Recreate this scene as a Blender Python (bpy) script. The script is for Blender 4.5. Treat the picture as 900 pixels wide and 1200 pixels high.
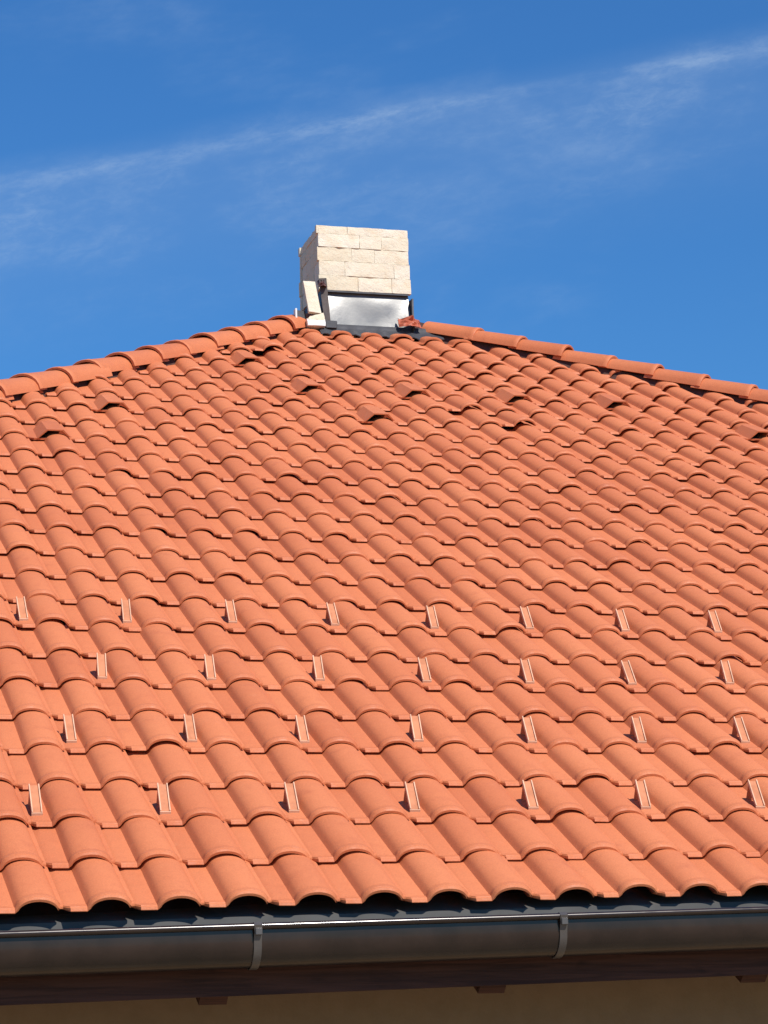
import bpy, bmesh, math, random
import numpy as np
from mathutils import Matrix, Vector, noise

for o in list(bpy.data.objects):
    bpy.data.objects.remove(o)
scene = bpy.context.scene
col = scene.collection
rnd = random.Random(11)
Z0 = 2.3                                   # eave datum above the ground

# ------------------------------------------------------------------ camera
cam_d = bpy.data.cameras.new('camera')
cam = bpy.data.objects.new('camera', cam_d)
col.objects.link(cam)
cam_d.sensor_fit = 'VERTICAL'
cam_d.sensor_height = 36.0
cam_d.sensor_width = 27.0
cam_d.lens = 2980.0 / 1200.0 * 36.0
cam_d.clip_start = 0.1
cam_d.clip_end = 6000
RW = [[0.96093841, -0.02962838, -0.27517181], [-0.27462732, -0.22533639, -0.93477449], [-0.03431037, 0.97383041, -0.22467116]]
CP = [-1.36624685, -7.80028071, -0.61344618]
m = Matrix([[RW[i][0], RW[i][1], RW[i][2], CP[i]] for i in range(3)] + [[0, 0, 0, 1]])
m[2][3] += Z0
cam.matrix_world = m
scene.camera = cam

# ------------------------------------------------------------------ light
SUN_EL = math.radians(46)
SUN_AZ = math.radians(160)                 # clockwise from +Y, seen from above
sdir = Vector((math.cos(SUN_EL) * math.sin(SUN_AZ), math.cos(SUN_EL) * math.cos(SUN_AZ), math.sin(SUN_EL)))
sun_d = bpy.data.lights.new('sun', 'SUN')
sun_d.energy = 5.0
sun_d.angle = math.radians(0.53)
sun_d.color = (1.0, 0.95, 0.87)
sun = bpy.data.objects.new('sun', sun_d)
col.objects.link(sun)
sun.rotation_euler = sdir.to_track_quat('Z', 'Y').to_euler()
sun.location = (8, -12, 14)

scene.view_settings.view_transform = 'Standard'
scene.view_settings.look = 'None'
scene.view_settings.exposure = 0.15
scene.view_settings.gamma = 1.0
scene.view_settings.use_curve_mapping = False

world = bpy.data.worlds.new('World')
scene.world = world
world.use_nodes = True


class NT:
    """small helper round a node tree"""
    def __init__(s, tree):
        s.t = tree
        s.n = tree.nodes
        s.l = tree.links

    def add(s, kind, **kw):
        nd = s.n.new(kind)
        for k, v in kw.items():
            setattr(nd, k, v)
        return nd

    def put(s, sock, v):
        if hasattr(v, 'is_output'):
            s.l.new(v, sock)
        else:
            sock.default_value = v

    def math(s, op, a, b=0.0, c=None, clamp=False):
        nd = s.add('ShaderNodeMath', operation=op)
        nd.use_clamp = clamp
        s.put(nd.inputs[0], a)
        s.put(nd.inputs[1], b)
        if c is not None:
            s.put(nd.inputs[2], c)
        return nd.outputs[0]

    def vmath(s, op, a, b=None):
        nd = s.add('ShaderNodeVectorMath', operation=op)
        s.put(nd.inputs[0], a)
        if b is not None:
            s.put(nd.inputs[1], b)
        return nd.outputs['Value'] if op in ('DOT_PRODUCT', 'LENGTH') else nd.outputs[0]

    def noise(s, vec, scale, detail=3.0, rough=0.55, dist=0.0):
        nd = s.add('ShaderNodeTexNoise')
        s.put(nd.inputs['Vector'], vec)
        nd.inputs['Scale'].default_value = scale
        nd.inputs['Detail'].default_value = detail
        nd.inputs['Roughness'].default_value = rough
        nd.inputs['Distortion'].default_value = dist
        return nd.outputs['Fac']

    def rng(s, v, a, b, c=0.0, d=1.0, smooth=True):
        nd = s.add('ShaderNodeMapRange')
        nd.interpolation_type = 'SMOOTHSTEP' if smooth else 'LINEAR'
        s.put(nd.inputs[0], v)
        for i, x in zip((1, 2, 3, 4), (a, b, c, d)):
            nd.inputs[i].default_value = x
        return nd.outputs[0]

    def mix(s, fac, a, b, blend='MIX'):
        nd = s.add('ShaderNodeMix', data_type='RGBA', blend_type=blend)
        s.put(nd.inputs[0], fac)
        s.put(nd.inputs[6], a)
        s.put(nd.inputs[7], b)
        return nd.outputs[2]


def c4(r, g, b):
    return (r, g, b, 1.0)


def build_world():
    t = NT(world.node_tree)
    t.n.clear()
    out = t.add('ShaderNodeOutputWorld')
    bg = t.add('ShaderNodeBackground')
    t.l.new(bg.outputs[0], out.inputs[0])
    sky = t.add('ShaderNodeTexSky', sky_type='NISHITA')
    sky.sun_disc = False
    sky.sun_elevation = SUN_EL
    sky.sun_rotation = SUN_AZ
    sky.altitude = 300
    sky.air_density = 1.5
    sky.dust_density = 0.0
    sky.ozone_density = 4.0
    geo = t.add('ShaderNodeTexCoord')
    d = t.vmath('NORMALIZE', geo.outputs['Generated'])
    # deeper blue, the same everywhere
    skyc = t.mix(1.0, sky.outputs[0], c4(*SKY_TINT), 'MULTIPLY')
    # thin cirrus: a spread-out trail across the sky (a great circle) with its fall streaks, plus faint wisps all over
    nb = Vector((0.239007, 0.313586, -0.918988)).normalized()
    along = Vector((0.97, -0.24, 0.0))
    along = (along - nb * along.dot(nb)).normalized()
    third = nb.cross(along)
    a_ = t.vmath('DOT_PRODUCT', d, tuple(along))
    b_ = t.vmath('DOT_PRODUCT', d, tuple(nb))           # grows downwards from the trail
    c_ = t.vmath('DOT_PRODUCT', d, tuple(third))
    comb = t.add('ShaderNodeCombineXYZ')
    t.put(comb.inputs[0], a_); t.put(comb.inputs[1], t.math('MULTIPLY', b_, 3.0)); t.put(comb.inputs[2], c_)
    P = comb.outputs[0]
    comb2 = t.add('ShaderNodeCombineXYZ')               # streaks trailing down to the right
    t.put(comb2.inputs[0], t.math('ADD', a_, t.math('MULTIPLY', b_, 0.5)))
    t.put(comb2.inputs[1], t.math('ADD', t.math('MULTIPLY', b_, 2.2), t.math('MULTIPLY', a_, -0.15))); t.put(comb2.inputs[2], c_)
    Q = comb2.outputs[0]
    warp = t.math('MULTIPLY', t.math('SUBTRACT', t.noise(P, 14, 3), 0.5), 0.004)
    bw = t.math('ADD', b_, warp)
    core = t.math('MULTIPLY', t.rng(bw, -0.0040, 0.0005, 0, 1), t.rng(bw, 0.001, 0.0085, 1, 0))
    core = t.math('MULTIPLY', core, t.rng(t.noise(P, 60, 6, 0.7), 0.35, 0.68, 0.10, 1.0))
    core = t.math('MULTIPLY', core, t.rng(t.noise(P, 13, 3), 0.34, 0.64, 0.3, 1.0))
    veil = t.math('MULTIPLY', t.rng(bw, -0.012, 0.004, 0, 1), t.rng(bw, 0.012, 0.075, 1, 0))
    vn = t.math('MULTIPLY', t.rng(t.noise(Q, 16, 5, 0.6), 0.36, 0.72), t.rng(t.noise(Q, 95, 6, 0.7, 0.5), 0.34, 0.74, 0.28, 1.0))
    veil = t.math('MULTIPLY', veil, t.math('ADD', t.math('MULTIPLY', vn, 0.85), 0.26))
    wis = t.math('MULTIPLY', t.rng(t.noise(Q, 7, 5, 0.6, 0.3), 0.5, 0.8), t.rng(t.noise(Q, 60, 5, 0.65), 0.3, 0.8, 0.3, 1.0))
    f = t.math('ADD', t.math('MULTIPLY', core, 0.22), t.math('MULTIPLY', veil, 0.27))
    f = t.math('ADD', f, t.math('MULTIPLY', wis, 0.16), clamp=True)
    colr = t.mix(f, skyc, c4(*CLOUD))
    t.l.new(colr, bg.inputs[0])
    bg.inputs[1].default_value = SKY_STR


SKY_TINT = (0.43, 0.98, 1.62)
CLOUD = (7.0, 9.0, 11.5)
SKY_STR = 0.066
build_world()

# ------------------------------------------------------------------ materials
MATS = {}


def material(name):
    mt = bpy.data.materials.new(name)
    mt.use_nodes = True
    t = NT(mt.node_tree)
    b = t.n['Principled BSDF']
    MATS[name] = mt
    return mt, t, b


def position(t):
    return t.add('ShaderNodeNewGeometry').outputs['Position']


def bump(t, b, h, strength, dist):
    nd = t.add('ShaderNodeBump')
    nd.inputs['Strength'].default_value = strength
    nd.inputs['Distance'].default_value = dist
    t.put(nd.inputs['Height'], h)
    t.l.new(nd.outputs[0], b.inputs['Normal'])


def clay(name, island, dark=1.0):
    mt, t, b = material(name)
    pos = position(t)
    if island:
        rn = t.add('ShaderNodeNewGeometry').outputs['Random Per Island']
    else:
        rn = t.add('ShaderNodeObjectInfo').outputs['Random']
    A = c4(*[x * dark for x in (0.490, 0.136, 0.053)])
    B = c4(*[x * dark for x in (0.555, 0.168, 0.067)])
    base = t.mix(rn, A, B)
    big = t.rng(t.noise(pos, 1.1, 4, 0.6), 0.35, 0.7)
    base = t.mix(t.math('MULTIPLY', big, 0.25), base, c4(0.62, 0.215, 0.090))
    # faint dust and darker fired smudges
    sm = t.rng(t.noise(pos, 9.0, 5, 0.65), 0.55, 0.78)
    base = t.mix(t.math('MULTIPLY', sm, 0.40), base, c4(0.37, 0.095, 0.042))
    du = t.rng(t.noise(pos, 17.0, 6, 0.7), 0.60, 0.82)
    base = t.mix(t.math('MULTIPLY', du, 0.30), base, c4(0.70, 0.32, 0.175))
    gr = t.rng(t.noise(pos, 260.0, 3, 0.7), 0.3, 0.7, 0.86, 1.12)
    mul = t.add('ShaderNodeVectorMath', operation='SCALE')
    t.put(mul.inputs[0], base); t.put(mul.inputs['Scale'], gr)
    t.l.new(mul.outputs[0], b.inputs['Base Color'])
    t.put(b.inputs['Roughness'], t.rng(t.noise(pos, 30.0, 3), 0.3, 0.7, 0.52, 0.72))
    b.inputs['Specular IOR Level'].default_value = 0.35
    h = t.math('ADD', t.math('MULTIPLY', t.noise(pos, 300.0, 3), 0.35), t.noise(pos, 28.0, 3))
    bump(t, b, h, 0.35, 0.003)
    return mt


def simple(name, color, rough, metal=0.0, var=0.15, nscale=6.0, bstr=0.1, bdist=0.002, spec=0.5, color2=None):
    mt, t, b = material(name)
    pos = position(t)
    n1 = t.rng(t.noise(pos, nscale, 5, 0.6), 0.3, 0.7)
    c2 = color2 or tuple(x * (1 - 2 * var) for x in color)
    t.l.new(t.mix(n1, c4(*color), c4(*c2)), b.inputs['Base Color'])
    t.put(b.inputs['Roughness'], t.rng(t.noise(pos, nscale * 2.3, 4), 0.3, 0.7, rough * 0.85, min(1, rough * 1.15)))
    b.inputs['Metallic'].default_value = metal
    b.inputs['Specular IOR Level'].default_value = spec
    if bstr:
        bump(t, b, t.noise(pos, nscale * 8, 4, 0.6), bstr, bdist)
    return mt


def stone_mat():
    mt, t, b = material('limestone')
    pos = position(t)
    rn = t.add('ShaderNodeObjectInfo').outputs['Random']
    base = t.mix(rn, c4(0.66, 0.58, 0.43), c4(0.73, 0.67, 0.545))
    n1 = t.rng(t.noise(pos, 9, 6, 0.65), 0.40, 0.75)
    base = t.mix(t.math('MULTIPLY', n1, 0.55), base, c4(0.68, 0.53, 0.34))
    n2 = t.rng(t.noise(pos, 30, 5, 0.7), 0.52, 0.75)
    base = t.mix(t.math('MULTIPLY', n2, 0.35), base, c4(0.52, 0.43, 0.33))
    t.l.new(base, b.inputs['Base Color'])
    b.inputs['Roughness'].default_value = 0.9
    b.inputs['Specular IOR Level'].default_value = 0.2
    bump(t, b, t.math('ADD', t.noise(pos, 22, 6, 0.7), t.math('MULTIPLY', t.noise(pos, 120, 3), 0.3)), 0.7, 0.012)


def wood_mat():
    mt, t, b = material('dark_wood')
    pos = position(t)
    mp = t.vmath('MULTIPLY', pos, (1.4, 18.0, 30.0))
    n1 = t.rng(t.noise(mp, 2.0, 6, 0.6, 0.6), 0.3, 0.7)
    base = t.mix(n1, c4(0.042, 0.018, 0.013), c4(0.090, 0.037, 0.024))
    kn = t.rng(t.noise(t.vmath('MULTIPLY', pos, (5.0, 14.0, 14.0)), 1.3, 2), 0.62, 0.78)
    base = t.mix(t.math('MULTIPLY', kn, 0.7), base, c4(0.022, 0.011, 0.008))
    t.l.new(base, b.inputs['Base Color'])
    b.inputs['Roughness'].default_value = 0.6
    b.inputs['Specular IOR Level'].default_value = 0.15
    bump(t, b, n1, 0.25, 0.003)


clay('clay_tile', False)
clay('clay_tiles_far', True)
simple('clay_guard', (0.60, 0.235, 0.120), 0.8, spec=0.15, var=0.12, nscale=20, bstr=0.1)
simple('guard_rim_glint', (0.72, 0.42, 0.27), 0.6, spec=0.3, var=0.12, nscale=20, bstr=0.1)  # paler than the channel: sun glint on the edges painted into the colour
stone_mat()
wood_mat()
simple('underlay', (0.035, 0.026, 0.024), 0.85, var=0.2)
simple('render_wall', (0.28, 0.18, 0.10), 0.9, var=0.05, nscale=12, bstr=0.4, spec=0.2)
simple('bracket_metal', (0.115, 0.100, 0.090), 0.30, metal=0.3, var=0.08, nscale=15, bstr=0.05)
simple('gutter_metal', (0.032, 0.019, 0.014), 0.22, metal=0.05, var=0.20, nscale=6, bstr=0.03, spec=0.35)
_gb = MATS['gutter_metal'].node_tree.nodes['Principled BSDF']
_gb.inputs['Coat Weight'].default_value = 0.25
_gb.inputs['Coat Roughness'].default_value = 0.12
simple('apron_metal', (0.10, 0.097, 0.092), 0.6, metal=0.0, spec=0.2, var=0.1, nscale=7, bstr=0.05)
simple('lead', (0.055, 0.055, 0.062), 0.55, metal=0.1, var=0.15, nscale=14, bstr=0.2)
simple('bright_sheet', (0.17, 0.168, 0.163), 0.38, metal=0.4, var=0.07, nscale=3, bstr=0.06, bdist=0.01)
simple('white_edge', (0.72, 0.71, 0.68), 0.6, var=0.05)
simple('brown_strip', (0.075, 0.055, 0.048), 0.6, var=0.2, nscale=20, bstr=0.3)
simple('orange_flex', (0.46, 0.105, 0.048), 0.6, var=0.15, nscale=25, bstr=0.3)
simple('hip_membrane', (0.075, 0.030, 0.022), 0.8, var=0.2, nscale=20, bstr=0.3)
simple('red_scrap', (0.13, 0.05, 0.042), 0.6, var=0.2, nscale=25, bstr=0.3)
simple('mortar', (0.60, 0.53, 0.41), 0.95, var=0.2, nscale=20, bstr=0.5)
simple('yard', (0.36, 0.29, 0.20), 0.95, var=0.2, nscale=3, bstr=0.5, bdist=0.01)

# ------------------------------------------------------------------ object helpers


def ob(name, verts, faces, mat, parent=None, smooth=None, kind=None, world_mat=None):
    me = bpy.data.meshes.new(name)
    me.from_pydata([tuple(v) for v in verts], [], faces)
    me.update()
    return ob_mesh(name, me, mat, parent, smooth, kind, world_mat)


def ob_mesh(name, me, mat, parent=None, smooth=None, kind=None, world_mat=None):
    if mat and not me.materials:
        me.materials.append(MATS[mat])
    if smooth is not None:
        me.polygons.foreach_set('use_smooth', [True] * len(me.polygons))
        me.set_sharp_from_angle(angle=math.radians(smooth))
    o = bpy.data.objects.new(name, me)
    col.objects.link(o)
    if world_mat is not None:
        o.matrix_world = world_mat
    adopt(o, parent)
    if kind:
        o['kind'] = kind
    return o


def adopt(o, parent):
    if parent is None:
        return
    o.parent = parent
    if parent.type == 'EMPTY':
        o.matrix_parent_inverse = Matrix.Translation(-parent.location)


def box_vf(x0, x1, y0, y1, z0, z1):
    v = [(x, y, z) for z in (z0, z1) for y in (y0, y1) for x in (x0, x1)]
    f = [(0, 2, 3, 1), (4, 5, 7, 6), (0, 1, 5, 4), (2, 6, 7, 3), (0, 4, 6, 2), (1, 3, 7, 5)]
    return v, f


def box(name, b6, mat, parent=None, bevel=0.0, tf=None):
    v, f = box_vf(*b6)
    bm = bmesh.new()
    vs = [bm.verts.new(p) for p in v]
    for q in f:
        bm.faces.new([vs[i] for i in q])
    if bevel:
        bmesh.ops.bevel(bm, geom=bm.edges[:], offset=bevel, segments=1, affect='EDGES')
    me = bpy.data.meshes.new(name)
    if tf is not None:
        bm.transform(tf)
    bm.to_mesh(me)
    bm.free()
    return ob_mesh(name, me, mat, parent)


def tag(o, label, cat, group=None):
    o['label'] = label
    o['category'] = cat
    if group:
        o['group'] = group
    return o


# ------------------------------------------------------------------ roof geometry
TH = math.radians(29)
W, L = 0.22, 0.3475129
EX = Vector((1, 0, 0))
EV = Vector((0, math.cos(TH), math.sin(TH)))
EN = Vector((0, -math.sin(TH), math.cos(TH)))
APEX = Vector((3.206, 8.588, 8.588 * math.tan(TH)))
XL, XR, YB = -5.974, 12.911, 17.176
ROOF = Matrix(((EX.x, EV.x, EN.x, 0), (EX.y, EV.y, EN.y, 0), (EX.z, EV.z, EN.z, Z0), (0, 0, 0, 1)))

# how this roof's courses and columns wander (columns, rows), measured along the slope
CO = [[0.0807, 0.0384], [0.0963, 0.1398], [-0.3454, -0.0962], [-0.2345, -0.2129], [0.2021, 0.1926], [0.066, -0.01],
      [-0.1493, -0.1944], [-0.2849, -0.1705], [-0.0249, -0.018], [-0.0084, 0.0053], [-0.1974, -0.0661], [-0.2317, -0.2234]]


def wander(c, r):
    a = (min(max(c, -4), 26) - 11) / 12
    b = (min(max(r, 0), 26.5) - 13) / 13
    bs = [a ** i * b ** j for i in range(3) for j in range(5) if i + j <= 4]
    return sum(k * q[0] for k, q in zip(bs, CO)), sum(k * q[1] for k, q in zip(bs, CO))


TL = 0.415                                  # tile length
LIFT, RH, TK = 0.0180, 0.043, 0.012
XC, HWD = 0.155, 0.068
GAP = 0.0055
CREST = RH * 0.958 + GAP


def tile_mesh(name, fine=True, vent=False):
    """pan on the left, roll on the right, +Y upslope; the front edge has a low lip and a raised collar behind it"""
    k7 = 8 if fine else 4
    ts = [i / k7 for i in range(-k7, k7 + 1)]
    prof = [(0.003, -0.009), (0.032, 0.0), (0.084, 0.0)] if fine else [(0.0, 0.0), (0.08, 0.0)]
    prof += [(XC + HWD * math.sin(t * 0.97 * math.pi / 2) * 0.98, RH * max(0.0, math.cos(t * 0.97 * math.pi / 2)) ** 0.9) for t in ts[1:-1]]
    prof += [(XC + HWD - 0.001, 0.0115), (0.2325, 0.0095)]
    # (distance from the front, rise on the roll, rise on the pan)
    if vent:
        secs = [(0.0, 0, 0), (0.17, 0, 0), (0.172, 0, 0), (TL, 0, 0)]
    elif fine:
        secs = [(0.0, -0.0065, -0.0085), (0.0060, -0.0005, -0.0012), (0.0110, 0.0005, 0.0), (0.013, 0.0030, 0.002), (0.031, 0.0030, 0.002), (0.035, -0.0025, -0.0030), (0.040, -0.0025, -0.0030), (0.045, 0.0005, 0.0), (TL, 0, 0)]
    else:
        secs = [(0.0, 0, 0), (TL, 0, 0)]
    V, F = [], []
    n = len(prof)
    for s, ra, rp in secs:
        k = 1 - 0.05 * s / TL
        lift = LIFT - LIFT * s / L
        for i, (x, z) in enumerate(prof):
            on = min(1.0, z / (RH * 0.35)) if i < n - 2 else 0.3
            roll = 3 <= i < n - 2 if fine else 2 <= i < n - 2
            zz = z
            if vent and s < 0.171 and 3 <= i and x < 0.165:
                zz = 0.002
            ang = math.atan2(z + 0.01, x - XC)
            xx = XC + (x - XC) * k if roll else x
            zz = zz * k + lift
            if roll:
                xx += ra * on * math.cos(ang)
                zz += ra * on * math.sin(ang)
            else:
                zz += rp
            yy = s
            if fine and i >= n - 2 and s < 0.02:
                yy = s + (0.004 if i == n - 2 else 0.011)
            if fine and i == 0 and s < 0.044:
                yy = s * 0.02 + 0.0435
            V.append((xx, yy, zz))
    m_ = len(secs)
    dark = []
    for j in range(m_ - 1):
        for i in range(n - 1):
            F.append((j * n + i, j * n + i + 1, (j + 1) * n + i + 1, (j + 1) * n + i))
            if vent and j < 2 and 2 <= i and prof[i][0] < 0.15:
                dark.append(len(F) - 1)
    b0 = len(V)
    for s in (0.0, TL):
        lift = LIFT - LIFT * s / L
        for i, (x, z) in enumerate(prof):
            roll = 3 <= i < n - 2 if fine else 2 <= i < n - 2
            xi = XC + (x - XC) * 0.945 if roll else x
            zi = max(-0.010, z * 0.958 - LIFT + GAP) if roll else (-0.018 if i == 0 else -0.0105)
            if vent and s < 0.171 and 3 <= i and x < 0.165:
                zi = -0.008
            if i >= n - 2:
                zi = 0.0075 if s == 0 else 0.001
                xi = x - (0.006 if i == n - 2 else 0)
            yy = s
            if fine and s == 0 and i >= n - 2:
                yy = 0.004 if i == n - 2 else 0.011
            if fine and s == 0 and i == 0:
                yy = 0.0435
            V.append((xi, yy, zi + lift))
    for i in range(n - 1):
        F.append((b0 + i, b0 + n + i, b0 + n + i + 1, b0 + i + 1))
        F.append((i, b0 + i, b0 + i + 1, i + 1))
        e = (m_ - 1) * n
        F.append((e + i + 1, b0 + n + i + 1, b0 + n + i, e + i))
    F.append(tuple([j * n for j in range(m_)] + [b0 + n, b0]))
    F.append(tuple([j * n + n - 1 for j in range(m_ - 1, -1, -1)] + [b0 + n - 1, b0 + 2 * n - 1]))
    if vent:
        # hood over the roll: flat top, slanting left cheek, open to the front, the shade inside painted with dark faces
        o = len(V)
        zt = LIFT + RH + 0.007
        y0, y1 = -0.010, 0.24
        xa, xb = 0.046, 0.222
        q = 0.007

        def arch(dx, y, z0, z1, pull):
            return [(xa + dx + pull, y, z0), (xa + 0.052 + dx * 0.6 + pull, y, z1), (xb - 0.035 - dx - pull, y, z1), (xb - dx - pull * 0.4, y, LIFT + 0.016 + (z0 - LIFT))]
        V += arch(0, y0 + 0.004, LIFT - 0.002, zt, 0)
        V += arch(0.004, y1, -0.004, RH + 0.008, 0.0)
        V += arch(q, y0 + 0.004, LIFT - 0.002, zt - q, 0)
        V += arch(q + 0.02, 0.150, LIFT * 0.4, 0.046, 0.022)
        for i in range(3):
            F.append((o + i, o + i + 1, o + 5 + i, o + 4 + i))
            F.append((o + i + 1, o + i, o + 8 + i, o + 9 + i))
            F.append((o + 8 + i, o + 12 + i, o + 13 + i, o + 9 + i))
            dark.append(len(F) - 1)
        F.append((o + 12, o + 13, o + 14, o + 15))
        dark.append(len(F) - 1)
    me = bpy.data.meshes.new(name)
    me.from_pydata(V, [], F)
    me.update()
    if vent:
        for d_ in dark:
            me.polygons[d_].material_index = 1
    else:
        bm = bmesh.new()
        bm.from_mesh(me)
        bmesh.ops.recalc_face_normals(bm, faces=bm.faces[:])
        bm.to_mesh(me)
        bm.free()
    me.polygons.foreach_set('use_smooth', [True] * len(me.polygons))
    me.set_sharp_from_angle(angle=math.radians(32))
    return me


def tile_tf(c, r, jit=True, lift=0.0):
    """place of the tile whose roll is column c of course r, in the slope's own frame"""
    du, dv = wander(c, r)
    u = (c + du) * W - XC
    v = (r + dv) * L
    R_ = Matrix.Identity(4)
    n0 = -CREST
    if jit:
        q = random.Random(int(c * 1009 + r * 9176 + 5))
        u += q.gauss(0, 0.0018)
        v += q.gauss(0, 0.0030)
        n0 += abs(q.gauss(0, 0.0012))
        lf = abs(q.gauss(0, 0.0020)) + lift
        if q.random() < 0.05:
            lf += 0.006
        R_ = Matrix.Rotation(q.gauss(0, 0.008), 4, 'Z') @ Matrix.Rotation(q.gauss(0, 0.008), 4, 'Y')
        # lift the front about the head
        P = Matrix.Translation((0, TL, 0)) @ Matrix.Rotation(-lf / TL, 4, 'X') @ Matrix.Translation((0, -TL, 0))
        R_ = P @ R_
    return Matrix.Translation((u, v, n0)) @ R_


# ------------------------------------------------------------------ the setting
g = ob('ground', [(-1500, -1500, 0), (1500, -1500, 0), (1500, 1500, 0), (-1500, 1500, 0)], [(0, 1, 2, 3)], 'yard', kind='structure')

house = bpy.data.objects.new('house', None)
col.objects.link(house)
house.location = (3.4, 8.6, 0)
tag(house, 'house with hipped terracotta tile roof, dark gutter and stone-clad chimney at the peak', 'house')

# walls: four slabs standing back from the eaves
wy = 0.72
wt = Z0 - 0.03
for b6 in ((XL + .7, XR - .7, wy, wy + .3, -0.02, wt + 0.30), (XL + .7, XR - .7, YB - wy - .3, YB - wy, -0.02, wt + 0.30),
           (XL + .7, XL + 1.0, wy + .3, YB - wy - .3, -0.02, wt + 0.30), (XR - 1.0, XR - .7, wy + .3, YB - wy - .3, -0.02, wt + 0.30)):
    box('wall', b6, 'render_wall', house)

# roof: the dark underlay as the body of the roof, four planes below the tiles
dn = 0.098
ap = APEX + Vector((0, 0, Z0 - dn / math.cos(TH)))
eb = Z0 - dn / math.cos(TH) + 0.10 * math.tan(TH)
cn = [(XL + .1, .10, eb), (XR - .1, .10, eb), (XR - .1, YB - .1, eb), (XL + .1, YB - .1, eb)]
th_ = 0.03
vv = [tuple(ap)] + cn + [(ap.x, ap.y, ap.z - th_)] + [(x, y, z - th_) for x, y, z in cn]
ff = [(0, 1, 2), (0, 2, 3), (0, 3, 4), (0, 4, 1), (5, 7, 6), (5, 8, 7), (5, 9, 8), (5, 6, 9)] + [(1, 6, 7, 2), (2, 7, 8, 3), (3, 8, 9, 4), (4, 9, 6, 1)]
roof = ob('roof', vv, ff, 'underlay', house)

# which tiles are in view, and the 300 largest of them
minv = m.inverted()


def pix(p):
    q = minv @ Vector(p)
    if q.z > -0.1:
        return None
    s = 2980.0 * 1.0 / -q.z
    return 450 + q.x * s, 600 - q.y * s


def hip_x(y):
    """plan limits of the front slope at depth y"""
    k = y / APEX.y
    return XL + (APEX.x - XL) * k, XR + (APEX.x - XR) * k


GUARDS = [(c, 2) for c in range(-2, 17, 2)] + [(c, 4) for c in range(-1, 18, 2)] + [(c, 6) for c in range(0, 19, 2)] + [(c, 8) for c in range(-1, 20, 2)]
VENTS = {(3, 17), (5, 19), (10, 23), (11, 21), (12, 19), (14, 21), (17, 21), (20, 21), (23, 19)}
LIFTED = {(11, 24): 0.026, (15, 20): 0.018, (16, 19): 0.022}
cells = []
for r in range(0, 27):
    x0, x1 = hip_x(r * L * math.cos(TH))
    for c in range(int(x0 / W) - 2, int(x1 / W) + 3):
        ctr = ROOF @ Vector((c * W, (r + 0.4) * L, 0))
        if not (x0 - 0.35 < c * W < x1 + 0.35):
            continue
        p = pix(ctr)
        dist = (ctr - cam.location).length if p else 1e9
        inview = p is not None and -25 < p[0] < 925 and -30 < p[1] < 1230
        cut = (ctr.x - 0.30 < hip_x(ctr.y + 0.40)[0]) or (ctr.x + 0.30 > hip_x(ctr.y + 0.40)[1])
        cells.append((c, r, dist, inview, cut))
cells.sort(key=lambda q: q[2])
near = [q for q in cells if q[3] and not q[4] and (q[0], q[1]) not in VENTS and q[1] < 26][:300]
nearset = {(q[0], q[1]) for q in near}
tile_me = tile_mesh('tile')
tile_me.materials.append(MATS['clay_tile'])
vent_me = tile_mesh('vent_tile', vent=True)
vent_me.materials.append(MATS['clay_tile'])
vent_me.materials.append(MATS['underlay'])  # dark faces within the hood and on its floor: painted shade
low_me = tile_mesh('tile_low', fine=False)
for c, r, *_ in near:
    o = bpy.data.objects.new('tile', tile_me)
    col.objects.link(o)
    o.matrix_world = ROOF @ tile_tf(c, r, lift=LIFTED.get((c, r), 0.0))
    o.parent = roof
for c, r in sorted(VENTS):
    o = bpy.data.objects.new('vent_tile', vent_me)
    col.objects.link(o)
    o.matrix_world = ROOF @ tile_tf(c, r)
    o.parent = roof


def joined(name, items, mat, clips, holes=()):
    """many tiles in one mesh; clips: (point, normal) pairs, what lies on the normal's side is cut off"""
    V, F, off = [], [], 0
    cache = {}
    for me, tf in items:
        if me.name not in cache:
            co = np.empty(len(me.vertices) * 3)
            me.vertices.foreach_get('co', co)
            cache[me.name] = (np.c_[co.reshape(-1, 3), np.ones(len(me.vertices))], [tuple(p.vertices) for p in me.polygons])
        co, fs = cache[me.name]
        V.append((co @ np.array(tf).T)[:, :3])
        F += [tuple(i + off for i in q) for q in fs]
        off += len(co)
    me = bpy.data.meshes.new(name)
    me.from_pydata(np.concatenate(V).tolist(), [], F)
    me.update()
    bm = bmesh.new()
    bm.from_mesh(me)
    for pt, nr in clips:
        bmesh.ops.bisect_plane(bm, geom=bm.verts[:] + bm.edges[:] + bm.faces[:], plane_co=pt, plane_no=nr, clear_outer=True)
    bm.to_mesh(me)
    bm.free()
    return ob_mesh(name, me, mat, roof, smooth=32, kind='stuff')


Zv = Vector((0, 0, 1))


def hip_normal(corner, toward):
    d = Vector((APEX.x - corner[0], APEX.y - corner[1], 0))
    nrm = d.cross(Zv).normalized()
    return nrm if nrm.dot(Vector(toward)) > 0 else -nrm


apw = (APEX.x, APEX.y, 0)
nL = hip_normal((XL, 0), (-1, 1, 0))
nR = hip_normal((XR, 0), (1, 1, 0))
shift = 0.03
clipsF = [(Vector(apw) - nL * shift, nL), (Vector(apw) - nR * shift, nR)]
items = []
for c, r, dist, inview, cut in cells:
    if (c, r) in nearset or (c, r) in VENTS:
        continue
    tf = ROOF @ tile_tf(c, r, lift=LIFTED.get((c, r), 0.0))
    if r == 26:
        tf = tf @ Matrix.Diagonal((1, 0.36, 1, 1))
    items.append((tile_me if inview else low_me, tf))
joined('roof_tiles', items, 'clay_tiles_far', clipsF)


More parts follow.
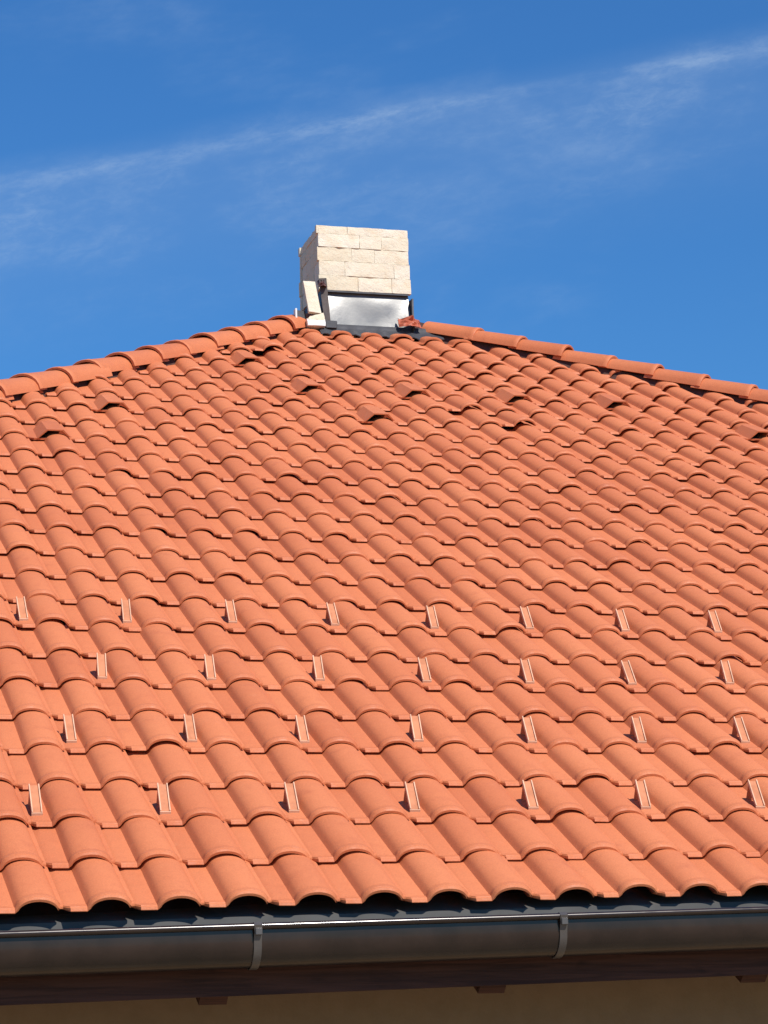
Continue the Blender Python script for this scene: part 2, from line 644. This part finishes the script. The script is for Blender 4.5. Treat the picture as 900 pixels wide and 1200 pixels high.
def slope(corner, ex, inward, width, run):
    """one of the other three slopes, in joined tiles"""
    ex, inward = Vector(ex), Vector(inward)
    ph = math.atan2(APEX.z, run)
    ev = inward * math.cos(ph) + Zv * math.sin(ph)
    en = ex.cross(ev)
    M_ = Matrix(((ex.x, ev.x, en.x, corner[0]), (ex.y, ev.y, en.y, corner[1]), (ex.z, ev.z, en.z, Z0), (0, 0, 0, 1)))
    it = []
    nrow = int(run / math.cos(ph) / L)
    a0 = Vector((APEX.x - corner[0], APEX.y - corner[1], 0)).dot(ex)
    for r in range(nrow):
        k = r * L * math.cos(ph) / run
        u0, u1 = a0 * k, width + (a0 - width) * k
        for c in range(int(u0 / W) - 2, int(u1 / W) + 3):
            if u0 - 0.35 < c * W < u1 + 0.35:
                it.append((low_me, M_ @ Matrix.Translation((c * W - XC, r * L, -CREST))))
    c0 = Vector((corner[0], corner[1], 0))
    c1 = c0 + ex * width
    joined('roof_tiles', it, 'clay_tiles_far', [(Vector(apw), hip_normal(c0, -ex)), (Vector(apw), hip_normal(c1, ex))])


slope((XL, YB), (0, -1, 0), (1, 0, 0), YB, APEX.x - XL)
slope((XR, 0), (0, 1, 0), (-1, 0, 0), YB, XR - APEX.x)
slope((XR, YB), (-1, 0, 0), (0, -1, 0), XR - XL, YB - APEX.y)

# snow guards: narrow ramps with a raised edge on both sides, high at the upslope end


def guard_mesh():
    w, ln, h, tk = 0.036, 0.096, 0.068, 0.004
    V, F, pale = [], [], []

    def prism(pts, x0, x1, light=False):
        o = len(V)
        k = len(pts)
        V.extend([(x0, y, z) for y, z in pts] + [(x1, y, z) for y, z in pts])
        f0 = len(F)
        F.append(tuple(o + i for i in range(k)))
        F.append(tuple(o + k + i for i in range(k - 1, -1, -1)))
        for i in range(k):
            j = (i + 1) % k
            F.append((o + i, o + k + i, o + k + j, o + j))
        if light:
            pale.extend(range(f0, len(F)))
    # sloping channel, its two rims, the toe, and the plate it stands on at the upper end
    prism([(0.0, 0.002), (0.0, 0.009), (ln, h), (ln, h - 0.006)], -w / 2 + 0.0042, w / 2 - 0.0042)
    for s_ in (-1, 1):
        x0 = s_ * (w / 2 - 0.002)
        prism([(-0.003, 0.001), (-0.003, 0.0135), (ln, h + 0.006), (ln + 0.002, h - 0.007)], x0 - 0.002, x0 + 0.002, True)
    prism([(-0.006, -0.002), (-0.006, 0.009), (-0.0035, 0.010), (-0.0035, -0.002)], -w / 2 - 0.001, w / 2 + 0.001, True)
    prism([(ln - 0.004, -0.003), (ln - 0.004, h - 0.008), (ln - 0.001, h - 0.008), (ln - 0.001, -0.003)], -w / 2 + 0.003, w / 2 - 0.003)
    me = bpy.data.meshes.new('snow_guard')
    me.from_pydata(V, [], F)
    me.update()
    me.materials.append(MATS['clay_guard'])
    me.materials.append(MATS['guard_rim_glint'])
    for i in pale:
        me.polygons[i].material_index = 1
    return me


GUARD_U, GUARD_V = 0.046, 0.085
gm = guard_mesh()
for c, r in GUARDS:
    q = random.Random(c * 77 + r * 31)
    o = bpy.data.objects.new('snow_guard', gm)
    col.objects.link(o)
    vy = GUARD_V + q.gauss(0, 0.008)
    o.matrix_world = ROOF @ tile_tf(c, r) @ Matrix.Translation((GUARD_U + q.gauss(0, 0.005), vy, LIFT - LIFT * vy / L)) @ Matrix.Rotation(q.gauss(0, 0.03), 4, 'Z')
    o.parent = roof


# ------------------------------------------------------------------ hip tiles


def cap_mesh():
    """half-round hip tile, +Y uphill, wider at the lower end and with a raised rim there"""
    n = 12
    secs = [(0.0, 0.116, 0.0), (0.004, 0.118, 0.001), (0.030, 0.1175, 0.001), (0.036, 0.115, 0.0), (0.40, 0.104, -0.006)]
    V, F = [], []
    for inner in (0, 1):
        for y, rr, dz in secs:
            for i in range(n + 1):
                a = math.pi * i / n
                r_ = rr - 0.013 * inner
                V.append((-math.cos(a) * r_, y, math.sin(a) ** 0.9 * r_ * 0.86 + dz - 0.02))
    m1 = n + 1
    k = len(secs)
    for j in range(k - 1):
        for i in range(n):
            F.append((j * m1 + i, j * m1 + i + 1, (j + 1) * m1 + i + 1, (j + 1) * m1 + i))
            b = k * m1
            F.append((b + j * m1 + i + 1, b + j * m1 + i, b + (j + 1) * m1 + i, b + (j + 1) * m1 + i + 1))
    b = k * m1
    for i in range(n):
        F.append((i + 1, i, b + i, b + i + 1))
        e = (k - 1) * m1
        F.append((e + i, e + i + 1, b + e + i + 1, b + e + i))
    for j in range(k - 1):
        F.append((j * m1, (j + 1) * m1, b + (j + 1) * m1, b + j * m1))
        F.append(((j + 1) * m1 + n, j * m1 + n, b + j * m1 + n, b + (j + 1) * m1 + n))
    me = bpy.data.meshes.new('hip_tile')
    me.from_pydata(V, [], F)
    me.update()
    bm = bmesh.new()
    bm.from_mesh(me)
    bmesh.ops.recalc_face_normals(bm, faces=bm.faces[:])
    bm.to_mesh(me)
    bm.free()
    me.polygons.foreach_set('use_smooth', [True] * len(me.polygons))
    me.set_sharp_from_angle(angle=math.radians(35))
    me.materials.append(MATS['clay_tile'])
    return me


cap = cap_mesh()


def hip_run(corner, stop, step, seed, lift, wide=1.0):
    q = random.Random(seed)
    p0 = Vector((corner[0], corner[1], Z0))
    p1 = APEX + Vector((0, 0, Z0))
    d = (p1 - p0)
    ln = d.length
    d.normalize()
    side = d.cross(Zv).normalized()
    up = side.cross(d).normalized()
    s = ln - stop - 0.40                    # the topmost first, then down the hip
    while s > 0.05:
        p = p0 + d * s + up * (lift + q.gauss(0, 0.004)) + side * q.gauss(0, 0.005)
        M_ = Matrix(((side.x, d.x, up.x, p.x), (side.y, d.y, up.y, p.y), (side.z, d.z, up.z, p.z), (0, 0, 0, 1)))
        o = bpy.data.objects.new('hip_tile', cap)
        col.objects.link(o)
        o.matrix_world = M_ @ Matrix.Rotation(-0.026, 4, 'X') @ Matrix.Rotation(q.gauss(0, 0.012), 4, 'Z') @ Matrix.Rotation(q.gauss(0, 0.02), 4, 'Y') @ Matrix.Diagonal((wide, 1, wide ** 0.5, 1))
        o.parent = roof
        s -= step


HIP_LIFT, HIP_STOP_L, HIP_STOP_R = -0.006, 0.50, 0.70


def hip_roll(corner, toward):
    """dark ridge roll under the hip tiles, from the eave corner to the chimney"""
    p0 = Vector((corner[0], corner[1], Z0))
    p1 = APEX + Vector((0, 0, Z0))
    d = (p1 - p0).normalized()
    side = d.cross(Zv).normalized()
    up = side.cross(d).normalized()
    ln = (p1 - p0).length - 0.35
    V, F = [], []
    nn = 60
    pr = [(-0.106, -0.09), (-0.082, -0.025), (-0.03, 0.030), (0.03, 0.030), (0.082, -0.025), (0.106, -0.09), (0.06, -0.10), (-0.06, -0.10)]
    for i in range(nn + 1):
        w_ = 0.004 * math.sin(i * 2.7)
        for a, b in pr:
            V.append(p0 + d * (0.1 + (ln - 0.1) * i / nn) + side * a + up * (b + w_))
    k = len(pr)
    for i in range(nn):
        for j in range(k):
            F.append((i * k + j, i * k + (j + 1) % k, (i + 1) * k + (j + 1) % k, (i + 1) * k + j))
    F += [tuple(range(k - 1, -1, -1)), tuple(nn * k + i for i in range(k))]
    ob('hip_roll', V, F, 'hip_membrane', roof)


for cc in ((XL, 0), (XR, 0), (XL, YB), (XR, YB)):
    hip_roll(cc, None)
hip_run((XL, 0), HIP_STOP_L, 0.322, 3, HIP_LIFT - 0.012, 1.14)
hip_run((XR, 0), HIP_STOP_R, 0.335, 5, HIP_LIFT + 0.010)
hip_run((XL, YB), 0.60, 0.33, 7, HIP_LIFT)
hip_run((XR, YB), 0.60, 0.33, 8, HIP_LIFT)

# ------------------------------------------------------------------ eaves
TILT = 0.0165                               # the gutter and its board fall to the left


def gz(x):
    return Z0 + TILT * (x - 0.9)


# fascia board, one long plank per side in view
def board(name, x0, x1, y0, y1, zt, zb, mat, parent, nseg=14):
    V, F = [], []
    for i in range(nseg + 1):
        x = x0 + (x1 - x0) * i / nseg
        w_ = 0.0015 * math.sin(i * 2.1)
        V += [(x, y0 + w_, gz(x) + zb), (x, y0 + w_, gz(x) + zt), (x, y1, gz(x) + zt), (x, y1, gz(x) + zb)]
    for i in range(nseg):
        a, b = i * 4, i * 4 + 4
        for j in range(4):
            k = (j + 1) % 4
            F.append((a + j, b + j, b + k, a + k))
    F += [(0, 1, 2, 3), tuple(nseg * 4 + i for i in (3, 2, 1, 0))]
    return ob(name, V, F, mat, parent)


GX0, GX1 = XL + 2.0, XR - 4.0
board('fascia_board', GX0, GX1, 0.150, 0.178, -0.085, -0.2745, 'dark_wood', house)

# sloping sheet-metal drip apron between the tiles and the gutter
V, F = [], []
nx = 60
for i in range(nx + 1):
    x = GX0 + (GX1 - GX0) * i / nx
    for y, z in ((0.24, 0.030), (0.073, -0.034), (0.069, -0.125), (0.071, -0.125), (0.076, -0.036), (0.24, 0.026)):
        V.append((x, y + (0.017 * min(max(x + 0.3, -0.5), 4) if y < 0.1 else 0.02), gz(x) + z))
for i in range(nx):
    for j in range(6):
        a = i * 6 + j
        b = i * 6 + (j + 1) % 6
        F.append((a, b, b + 6, a + 6))
ob('drip_apron', V, F, 'apron_metal', house)

# gutter: deep half-round trough with a rolled front bead
def gutter_profile():
    pts = []
    r_ = 0.080
    cy, cz = GY + r_, -0.116
    # bead
    bead = []
    for i in range(9):
        a = math.radians(-60 + i * 42)
        bead.append((GY - 0.005 + 0.0105 * math.cos(a), GTOP - 0.006 + 0.0105 * math.sin(a)))
    outer = [(GY + 0.001, GTOP - 0.016)]
    for i in range(15):
        a = math.pi + math.pi * i / 14
        outer.append((cy + r_ * math.cos(a), cz + r_ * math.sin(a)))
    outer.append((GY + 2 * r_, GTOP - 0.002))
    return bead, outer


GY, GTOP = -0.030, -0.066
bead, outer = gutter_profile()
V, F = [], []
n_ = len(outer)
inner = [(y + (0.003 if i < n_ / 2 else -0.003), z + 0.003) for i, (y, z) in enumerate(outer)]
ring = outer + inner[::-1]
xs = [GX0 + (GX1 - GX0) * i / 50 for i in range(51)]
for x in xs:
    for y, z in ring:
        V.append((x, y, gz(x) + z))
k = len(ring)
for i in range(len(xs) - 1):
    for j in range(k):
        F.append((i * k + j, (i + 1) * k + j, (i + 1) * k + (j + 1) % k, i * k + (j + 1) % k))
F += [tuple(range(k)), tuple((len(xs) - 1) * k + i for i in range(k - 1, -1, -1))]
gutter = ob('gutter', V, F, 'gutter_metal', house, smooth=40)
V, F = [], []
kb = len(bead)
for x in xs:
    for y, z in bead:
        V.append((x, y, gz(x) + z))
for i in range(len(xs) - 1):
    for j in range(kb):
        F.append((i * kb + j, i * kb + (j + 1) % kb, (i + 1) * kb + (j + 1) % kb, (i + 1) * kb + j))
ob('rolled_rim', V, F, 'gutter_metal', gutter, smooth=60)

# gutter brackets: strap round the outside, hooked over the rim
for bx in [0.464 + 1.006 * i for i in range(-3, 7)]:
    V, F = [], []
    path = [(GY + 0.012, GTOP + 0.003), (GY - 0.005, GTOP + 0.0075), (GY - 0.0195, GTOP - 0.003), (GY - 0.014, GTOP - 0.020)]
    path += [(GY + 0.080 + 0.0850 * math.cos(a), -0.116 + 0.0850 * math.sin(a)) for a in [math.pi + math.pi * i / 12 for i in range(13)]]
    path += [(GY + 0.165, GTOP - 0.01)]
    hw = 0.0125
    for i, (y, z) in enumerate(path):
        for x in (bx - hw, bx + hw):
            sk = 0.010 * (GTOP - z)         # hangs a touch askew
            V.append((x + sk, y, gz(x) + z))
            V.append((x + sk, y + 0.003, gz(x) + z + (0.003 if i > 6 else 0.0)))
    for i in range(len(path) - 1):
        a, b = i * 4, i * 4 + 4
        F += [(a, a + 2, b + 2, b), (a + 1, b + 1, b + 3, a + 3), (a, b, b + 1, a + 1), (a + 2, a + 3, b + 3, b + 2)]
    br = ob('gutter_bracket', V, F, 'bracket_metal', house, smooth=40)
    box('clip', (bx - 0.010, bx + 0.012, GY - 0.0215, GY - 0.013, gz(bx) + GTOP - 0.034, gz(bx) + GTOP - 0.012), 'bracket_metal', br, bevel=0.002)

RAF = 0.022
# rafter tails: plumb-cut ends show below the board
for rx in [0.375 + 0.93 * i for i in range(-4, 9)]:
    d0 = gz(rx) - 0.2745 - RAF
    y0, y1 = 0.181, 0.95
    w2 = 0.045
    t29 = math.tan(TH)
    V = []
    for x in (rx - w2, rx + w2):
        V += [(x, y0, d0 + 0.045), (x, y0 + 0.05, d0), (x, y1, d0 + (y1 - y0 - 0.05) * t29), (x, y1, d0 + 0.11 + (y1 - y0) * t29), (x, y0, d0 + 0.11)]
    F = [(0, 1, 2, 3, 4), (9, 8, 7, 6, 5)] + [(i, i + 5, (i + 1) % 5 + 5, (i + 1) % 5) for i in range(5)]
    ob('rafter', V, F, 'dark_wood', house)

# ------------------------------------------------------------------ chimney
CX0, CX1, CY0, CY1 = 2.905, 3.553, 8.075, 8.615
CB, CS, CT = 4.30 + Z0, 4.742 + Z0, 5.203 + Z0
chim = box('chimney', (CX0 + 0.04, CX1 - 0.04, CY0 + 0.045, CY1 - 0.045, CB, CS + 0.01), 'mortar', house)


box('mortar_bed', (CX0 + 0.016, CX1 - 0.016, CY0 + 0.016, CY1 - 0.016, CS + 0.003, CT - 0.006), 'mortar', chim)


def stone(face, a0, a1, z0, z1, seed):
    """a rough-faced cladding block; a runs along the face, t outwards"""
    q = random.Random(seed)
    na, nz_ = max(3, int((a1 - a0) / 0.035)), max(2, int((z1 - z0) / 0.03))
    gp = 0.0005
    a0 += gp; a1 -= gp; z0 += gp; z1 -= gp
    tk = 0.030 + q.uniform(-0.002, 0.0025)
    off = Vector((q.uniform(0, 50), q.uniform(0, 50), q.uniform(0, 50)))
    P, F = [], []
    for j in range(nz_ + 1):
        for i in range(na + 1):
            a = a0 + (a1 - a0) * i / na
            z = z0 + (z1 - z0) * j / nz_
            edge = i in (0, na) or j in (0, nz_)
            h = noise.noise(Vector((a * 22, z * 22, 0)) + off) * 0.007 + noise.noise(Vector((a * 60, z * 60, 3)) + off) * 0.003
            if edge:
                h -= 0.001 + 0.0022 * q.random()
                if i in (0, na):
                    a += (0.002 if i == 0 else -0.002) * q.random()
                if j in (0, nz_):
                    z += (0.0015 if j == 0 else -0.0015) * q.random()
            P.append((a, tk + h, z))
    m1 = na + 1
    for j in range(nz_):
        for i in range(na):
            F.append((j * m1 + i, j * m1 + i + 1, (j + 1) * m1 + i + 1, (j + 1) * m1 + i))
    rim = [i for i in range(m1)] + [j * m1 + na for j in range(1, nz_ + 1)] + [nz_ * m1 + i for i in range(na - 1, -1, -1)] + [j * m1 for j in range(nz_ - 1, 0, -1)]
    b = len(P)
    for i in rim:
        P.append((P[i][0], -0.008, P[i][2]))
    kk = len(rim)
    for i in range(kk):
        j = (i + 1) % kk
        F.append((rim[j], rim[i], b + i, b + j))
    F.append(tuple(b + i for i in range(kk)))
    out = []
    for a, t_, z in P:
        if face == 'front':
            out.append((a, CY0 + 0.04 - t_, z))
        elif face == 'back':
            out.append((CX0 + CX1 - a, CY1 - 0.04 + t_, z))
        elif face == 'left':
            out.append((CX0 + 0.04 - t_, a, z))
        else:
            out.append((CX1 - 0.04 + t_, CY0 + CY1 - a, z))
    if face in ('left',):
        F = [tuple(reversed(f)) for f in F]
    if face == 'right':
        F = [tuple(reversed(f)) for f in F]
    o = ob('stone', out, F, 'limestone', chim, smooth=50)
    return o


HS = [0.105, 0.104, 0.098, 0.096, 0.058]            # courses from the bottom up
SPL = {'front': [[0.43, 0.80], [0.29, 0.83], [0.37, 0.62], [0.46, 0.70], [0.33]],
       'left': [[0.55], [0.30, 0.75], [0.5], [0.25, 0.7], [0.45]],
       'right': [[0.4], [0.6], [0.35, 0.8], [0.5], [0.3, 0.7]],
       'back': [[0.3, 0.7], [0.5], [0.25, 0.65], [0.45, 0.8], [0.5]]}
sd = 100
for face in ('front', 'left', 'right', 'back'):
    if face in ('front', 'back'):
        a0, a1 = CX0, CX1
    else:
        a0, a1 = CY0 + 0.012, CY1 - 0.012
    z = CS
    for ci, h in enumerate(HS):
        cuts = [0.0] + SPL[face][ci] + [1.0]
        zz1 = z + h
        for k0, k1 in zip(cuts, cuts[1:]):
            sd += 1
            e0 = a0 + (a1 - a0) * k0
            e1 = a0 + (a1 - a0) * k1
            jj = random.Random(sd).uniform(-0.006, 0.006)
            if face in ('front', 'back'):
                if k0 == 0.0:
                    e0 += jj
                if k1 == 1.0:
                    e1 += jj
            stone(face, e0, e1, z, zz1, sd)
        z = zz1

# bright sheet round the foot of the chimney
def sheet(name, pts, thick, nrm, mat, parent, nu=10, nv=5, wob=0.004, seed=1, dish=0.0):
    """slightly buckled sheet between four corners (a, b, c, d), with thickness"""
    a, b, c, d = [Vector(p) for p in pts]
    nrm = Vector(nrm).normalized()
    V, F = [], []
    for s in (0, 1):
        for j in range(nv + 1):
            for i in range(nu + 1):
                u, v = i / nu, j / nv
                p = (a * (1 - u) + b * u) * (1 - v) + (d * (1 - u) + c * u) * v
                w_ = noise.noise(Vector((u * 3 + seed, v * 2, seed))) * wob + dish * abs(2 * u - 1) ** 3.2 * (1 - v)
                V.append(p + nrm * (w_ + thick * (0.5 - s)))
    m1 = nu + 1
    o = m1 * (nv + 1)
    for j in range(nv):
        for i in range(nu):
            q = (j * m1 + i, j * m1 + i + 1, (j + 1) * m1 + i + 1, (j + 1) * m1 + i)
            F.append(q)
            F.append(tuple(o + x for x in reversed(q)))
    rim = [i for i in range(m1)] + [j * m1 + nu for j in range(1, nv + 1)] + [nv * m1 + i for i in range(nu - 1, -1, -1)] + [j * m1 for j in range(nv - 1, 0, -1)]
    for i in range(len(rim)):
        x, y = rim[i], rim[(i + 1) % len(rim)]
        F.append((y, x, o + x, o + y))
    return ob(name, V, F, mat, parent, smooth=40)


def Zs(p):
    return (p[0], p[1], p[2] + Z0)


fl = sheet('flashing', [Zs(p) for p in ((2.935, 8.085, 4.44), (3.545, 8.085, 4.44), (3.545, 8.117, 4.738), (2.935, 8.117, 4.738))], 0.003, (0, -1, 0.1), 'bright_sheet', chim, 20, 6, 0.008, 4, 0.035)
sheet('side_flashing', [Zs(p) for p in ((3.552, 8.03, 4.42), (3.552, 8.60, 4.50), (3.557, 8.60, 4.72), (3.557, 8.05, 4.70))], 0.012, (1, 0, 0), 'lead', chim, 6, 3, 0.006, 8)
sheet('side_flashing', [Zs(p) for p in ((2.912, 8.07, 4.42), (2.912, 8.60, 4.50), (2.920, 8.60, 4.735), (2.920, 8.07, 4.735))], 0.004, (-1, 0, 0), 'lead', chim, 6, 3, 0.004, 9)
box('gap_shade', (CX0 + 0.03, CX1 - 0.015, CY0 + 0.012, CY0 + 0.05, CS - 0.012, CS - 0.001), 'lead', chim)  # dark strip standing in for the shade in the recess below the stones
# dark corner bar
sheet('corner_strip', [Zs(p) for p in ((2.925, 8.035, 4.47), (2.968, 8.035, 4.47), (2.945, 8.030, 4.805), (2.893, 8.030, 4.800))], 0.008, (0, -1, 0), 'brown_strip', chim, 3, 8, 0.006, 12)
# lead apron dressed over the top course
V, F = [], []
na = 40
for i in range(na + 1):
    x = 2.88 + (3.74 - 2.88) * i / na
    wv = 0.006 * math.sin(i * 1.3) + 0.004 * math.sin(i * 0.7)
    for k_, (v, nn) in enumerate(((9.085 + 0.006 * math.sin(i * 0.9), -0.022 + wv), (9.15, -0.006 + wv), (9.205, 0.004), (9.222, 0.022))):
        V.append(ROOF @ Vector((x, v, nn)))
    for k_, (v, nn) in enumerate(((9.085 + 0.006 * math.sin(i * 0.9), -0.028 + wv), (9.15, -0.012 + wv), (9.21, -0.003), (9.228, 0.022))):
        V.append(ROOF @ Vector((x, v, nn)))
for i in range(na):
    a, b = i * 8, i * 8 + 8
    for j in range(3):
        F.append((a + j, b + j, b + j + 1, a + j + 1))
        F.append((a + 4 + j, a + 5 + j, b + 5 + j, b + 4 + j))
    F.append((a, a + 4, b + 4, b))
    F.append((a + 3, b + 3, b + 7, a + 7))
ob('lead_apron', V, F, 'lead', chim, smooth=50)
box('apron_flap', (2.925, 3.005, 8.005, 8.03, 4.446 + Z0, 4.50 + Z0), 'lead', chim, bevel=0.004)

# ------------------------------------------------------------------ loose things left by the roofers
def slab(name, corners, depth, mat, seed, parent=None, n=(5, 4)):
    """rough stone slab: face from four corners, extruded backwards"""
    a, b, c, d = [Vector(Zs(p)) for p in corners]
    q = random.Random(seed)
    nu, nv = n
    V, F = [], []
    nr = (b - a).cross(d - a).normalized()
    for s in (0, 1):
        for j in range(nv + 1):
            for i in range(nu + 1):
                u, v = i / nu, j / nv
                p = (a * (1 - u) + b * u) * (1 - v) + (d * (1 - u) + c * u) * v
                e = (i in (0, nu)) or (j in (0, nv))
                p = p + nr * ((noise.noise(p * 30) * 0.005 - (0.004 if e else 0)) if s == 0 else -depth)
                p += Vector((q.uniform(-1, 1), 0, q.uniform(-1, 1))) * (0.002 if e else 0)
                V.append(p)
    m1 = nu + 1
    o = m1 * (nv + 1)
    for j in range(nv):
        for i in range(nu):
            f = (j * m1 + i, j * m1 + i + 1, (j + 1) * m1 + i + 1, (j + 1) * m1 + i)
            F.append(f)
            F.append(tuple(o + x for x in reversed(f)))
    rim = [i for i in range(m1)] + [j * m1 + nu for j in range(1, nv + 1)] + [nv * m1 + i for i in range(nu - 1, -1, -1)] + [j * m1 for j in range(nv - 1, 0, -1)]
    for i in range(len(rim)):
        x, y = rim[i], rim[(i + 1) % len(rim)]
        F.append((y, x, o + x, o + y))
    return ob(name, V, F, mat, parent, smooth=45)


s1 = slab('stone_slab', ((2.808, 7.995, 4.552), (2.894, 7.995, 4.546), (2.868, 8.040, 4.783), (2.789, 8.040, 4.783)), 0.032, 'limestone', 5)
tag(s1, 'tall pale stone slab leaning upright at the corner of the chimney', 'stone slab')
s2 = slab('stone_offcut', ((2.790, 7.978, 4.496), (2.914, 7.978, 4.490), (2.910, 7.995, 4.551), (2.815, 7.995, 4.520)), 0.07, 'limestone', 6, n=(5, 2))
tag(s2, 'flat pale stone offcut directly under the upright slab', 'stone offcut')
s3 = slab('stone_offcut', ((2.795, 7.975, 4.452), (2.918, 7.975, 4.452), (2.916, 7.980, 4.499), (2.790, 7.980, 4.499)), 0.08, 'white_edge', 7, n=(5, 2))
tag(s3, 'whitish bottom offcut lying on the tiles below another stone offcut', 'stone offcut')
# folded sheet-metal piece: dark face, pale cut edge
fm = bpy.data.objects.new('metal_offcut', None)
col.objects.link(fm)
fm.location = Zs((2.755, 8.02, 4.44))
tag(fm, 'dark folded sheet metal offcut with a white edge, standing by the hip tiles', 'metal offcut')
sheet('plate', [Zs(p) for p in ((2.726, 8.005, 4.432), (2.800, 8.03, 4.440), (2.800, 8.06, 4.572), (2.728, 8.035, 4.568))], 0.006, (0, -1, 0.1), 'lead', fm, 4, 4, 0.004, 21)
box('edge_strip', (2.7135, 2.7265, 7.995, 8.045, 4.430 + Z0, 4.570 + Z0), 'white_edge', fm, bevel=0.002)

# crumpled clay-coloured flexible flashing
def crumple(name, cx, cy, cz, sx, sz, seed, mat='orange_flex'):
    nu, nv = 14, 8
    V, F = [], []
    for s in (0, 1):
        for j in range(nv + 1):
            for i in range(nu + 1):
                u, v = i / nu, j / nv
                wd = 1.0 - 0.12 * v
                x = cx + (u - 0.5) * sx * wd + 0.012 * noise.noise(Vector((u * 3, v * 3, seed)))
                z = cz + v * sz * (0.86 + 0.10 * math.sin(u * 9 + seed) * v) + 0.006 * noise.noise(Vector((u * 6, v * 5, seed + 4)))
                y = cy + 0.05 * v - 0.045 * math.sin(math.pi * u) + 0.030 * noise.noise(Vector((u * 5, v * 4, seed + 9))) + 0.006 * s
                V.append((x, y, z + Z0))
    m1 = nu + 1
    o = m1 * (nv + 1)
    for j in range(nv):
        for i in range(nu):
            f = (j * m1 + i, j * m1 + i + 1, (j + 1) * m1 + i + 1, (j + 1) * m1 + i)
            F.append(f)
            F.append(tuple(o + x for x in reversed(f)))
    rim = [i for i in range(m1)] + [j * m1 + nu for j in range(1, nv + 1)] + [nv * m1 + i for i in range(nu - 1, -1, -1)] + [j * m1 for j in range(nv - 1, 0, -1)]
    for i in range(len(rim)):
        x, y = rim[i], rim[(i + 1) % len(rim)]
        F.append((y, x, o + x, o + y))
    return ob(name, V, F, mat, None, smooth=30)


tag(crumple('flashing_scrap', 3.520, 8.005, 4.478, 0.165, 0.092, 3.0), 'crumpled brick-red scrap of flexible flashing against the chimney foot', 'scrap')
tag(crumple('flashing_scrap', 2.915, 8.020, 4.735, 0.050, 0.065, 7.0, 'red_scrap'), 'small crumpled dark red scrap on top of the brown corner strip', 'scrap')
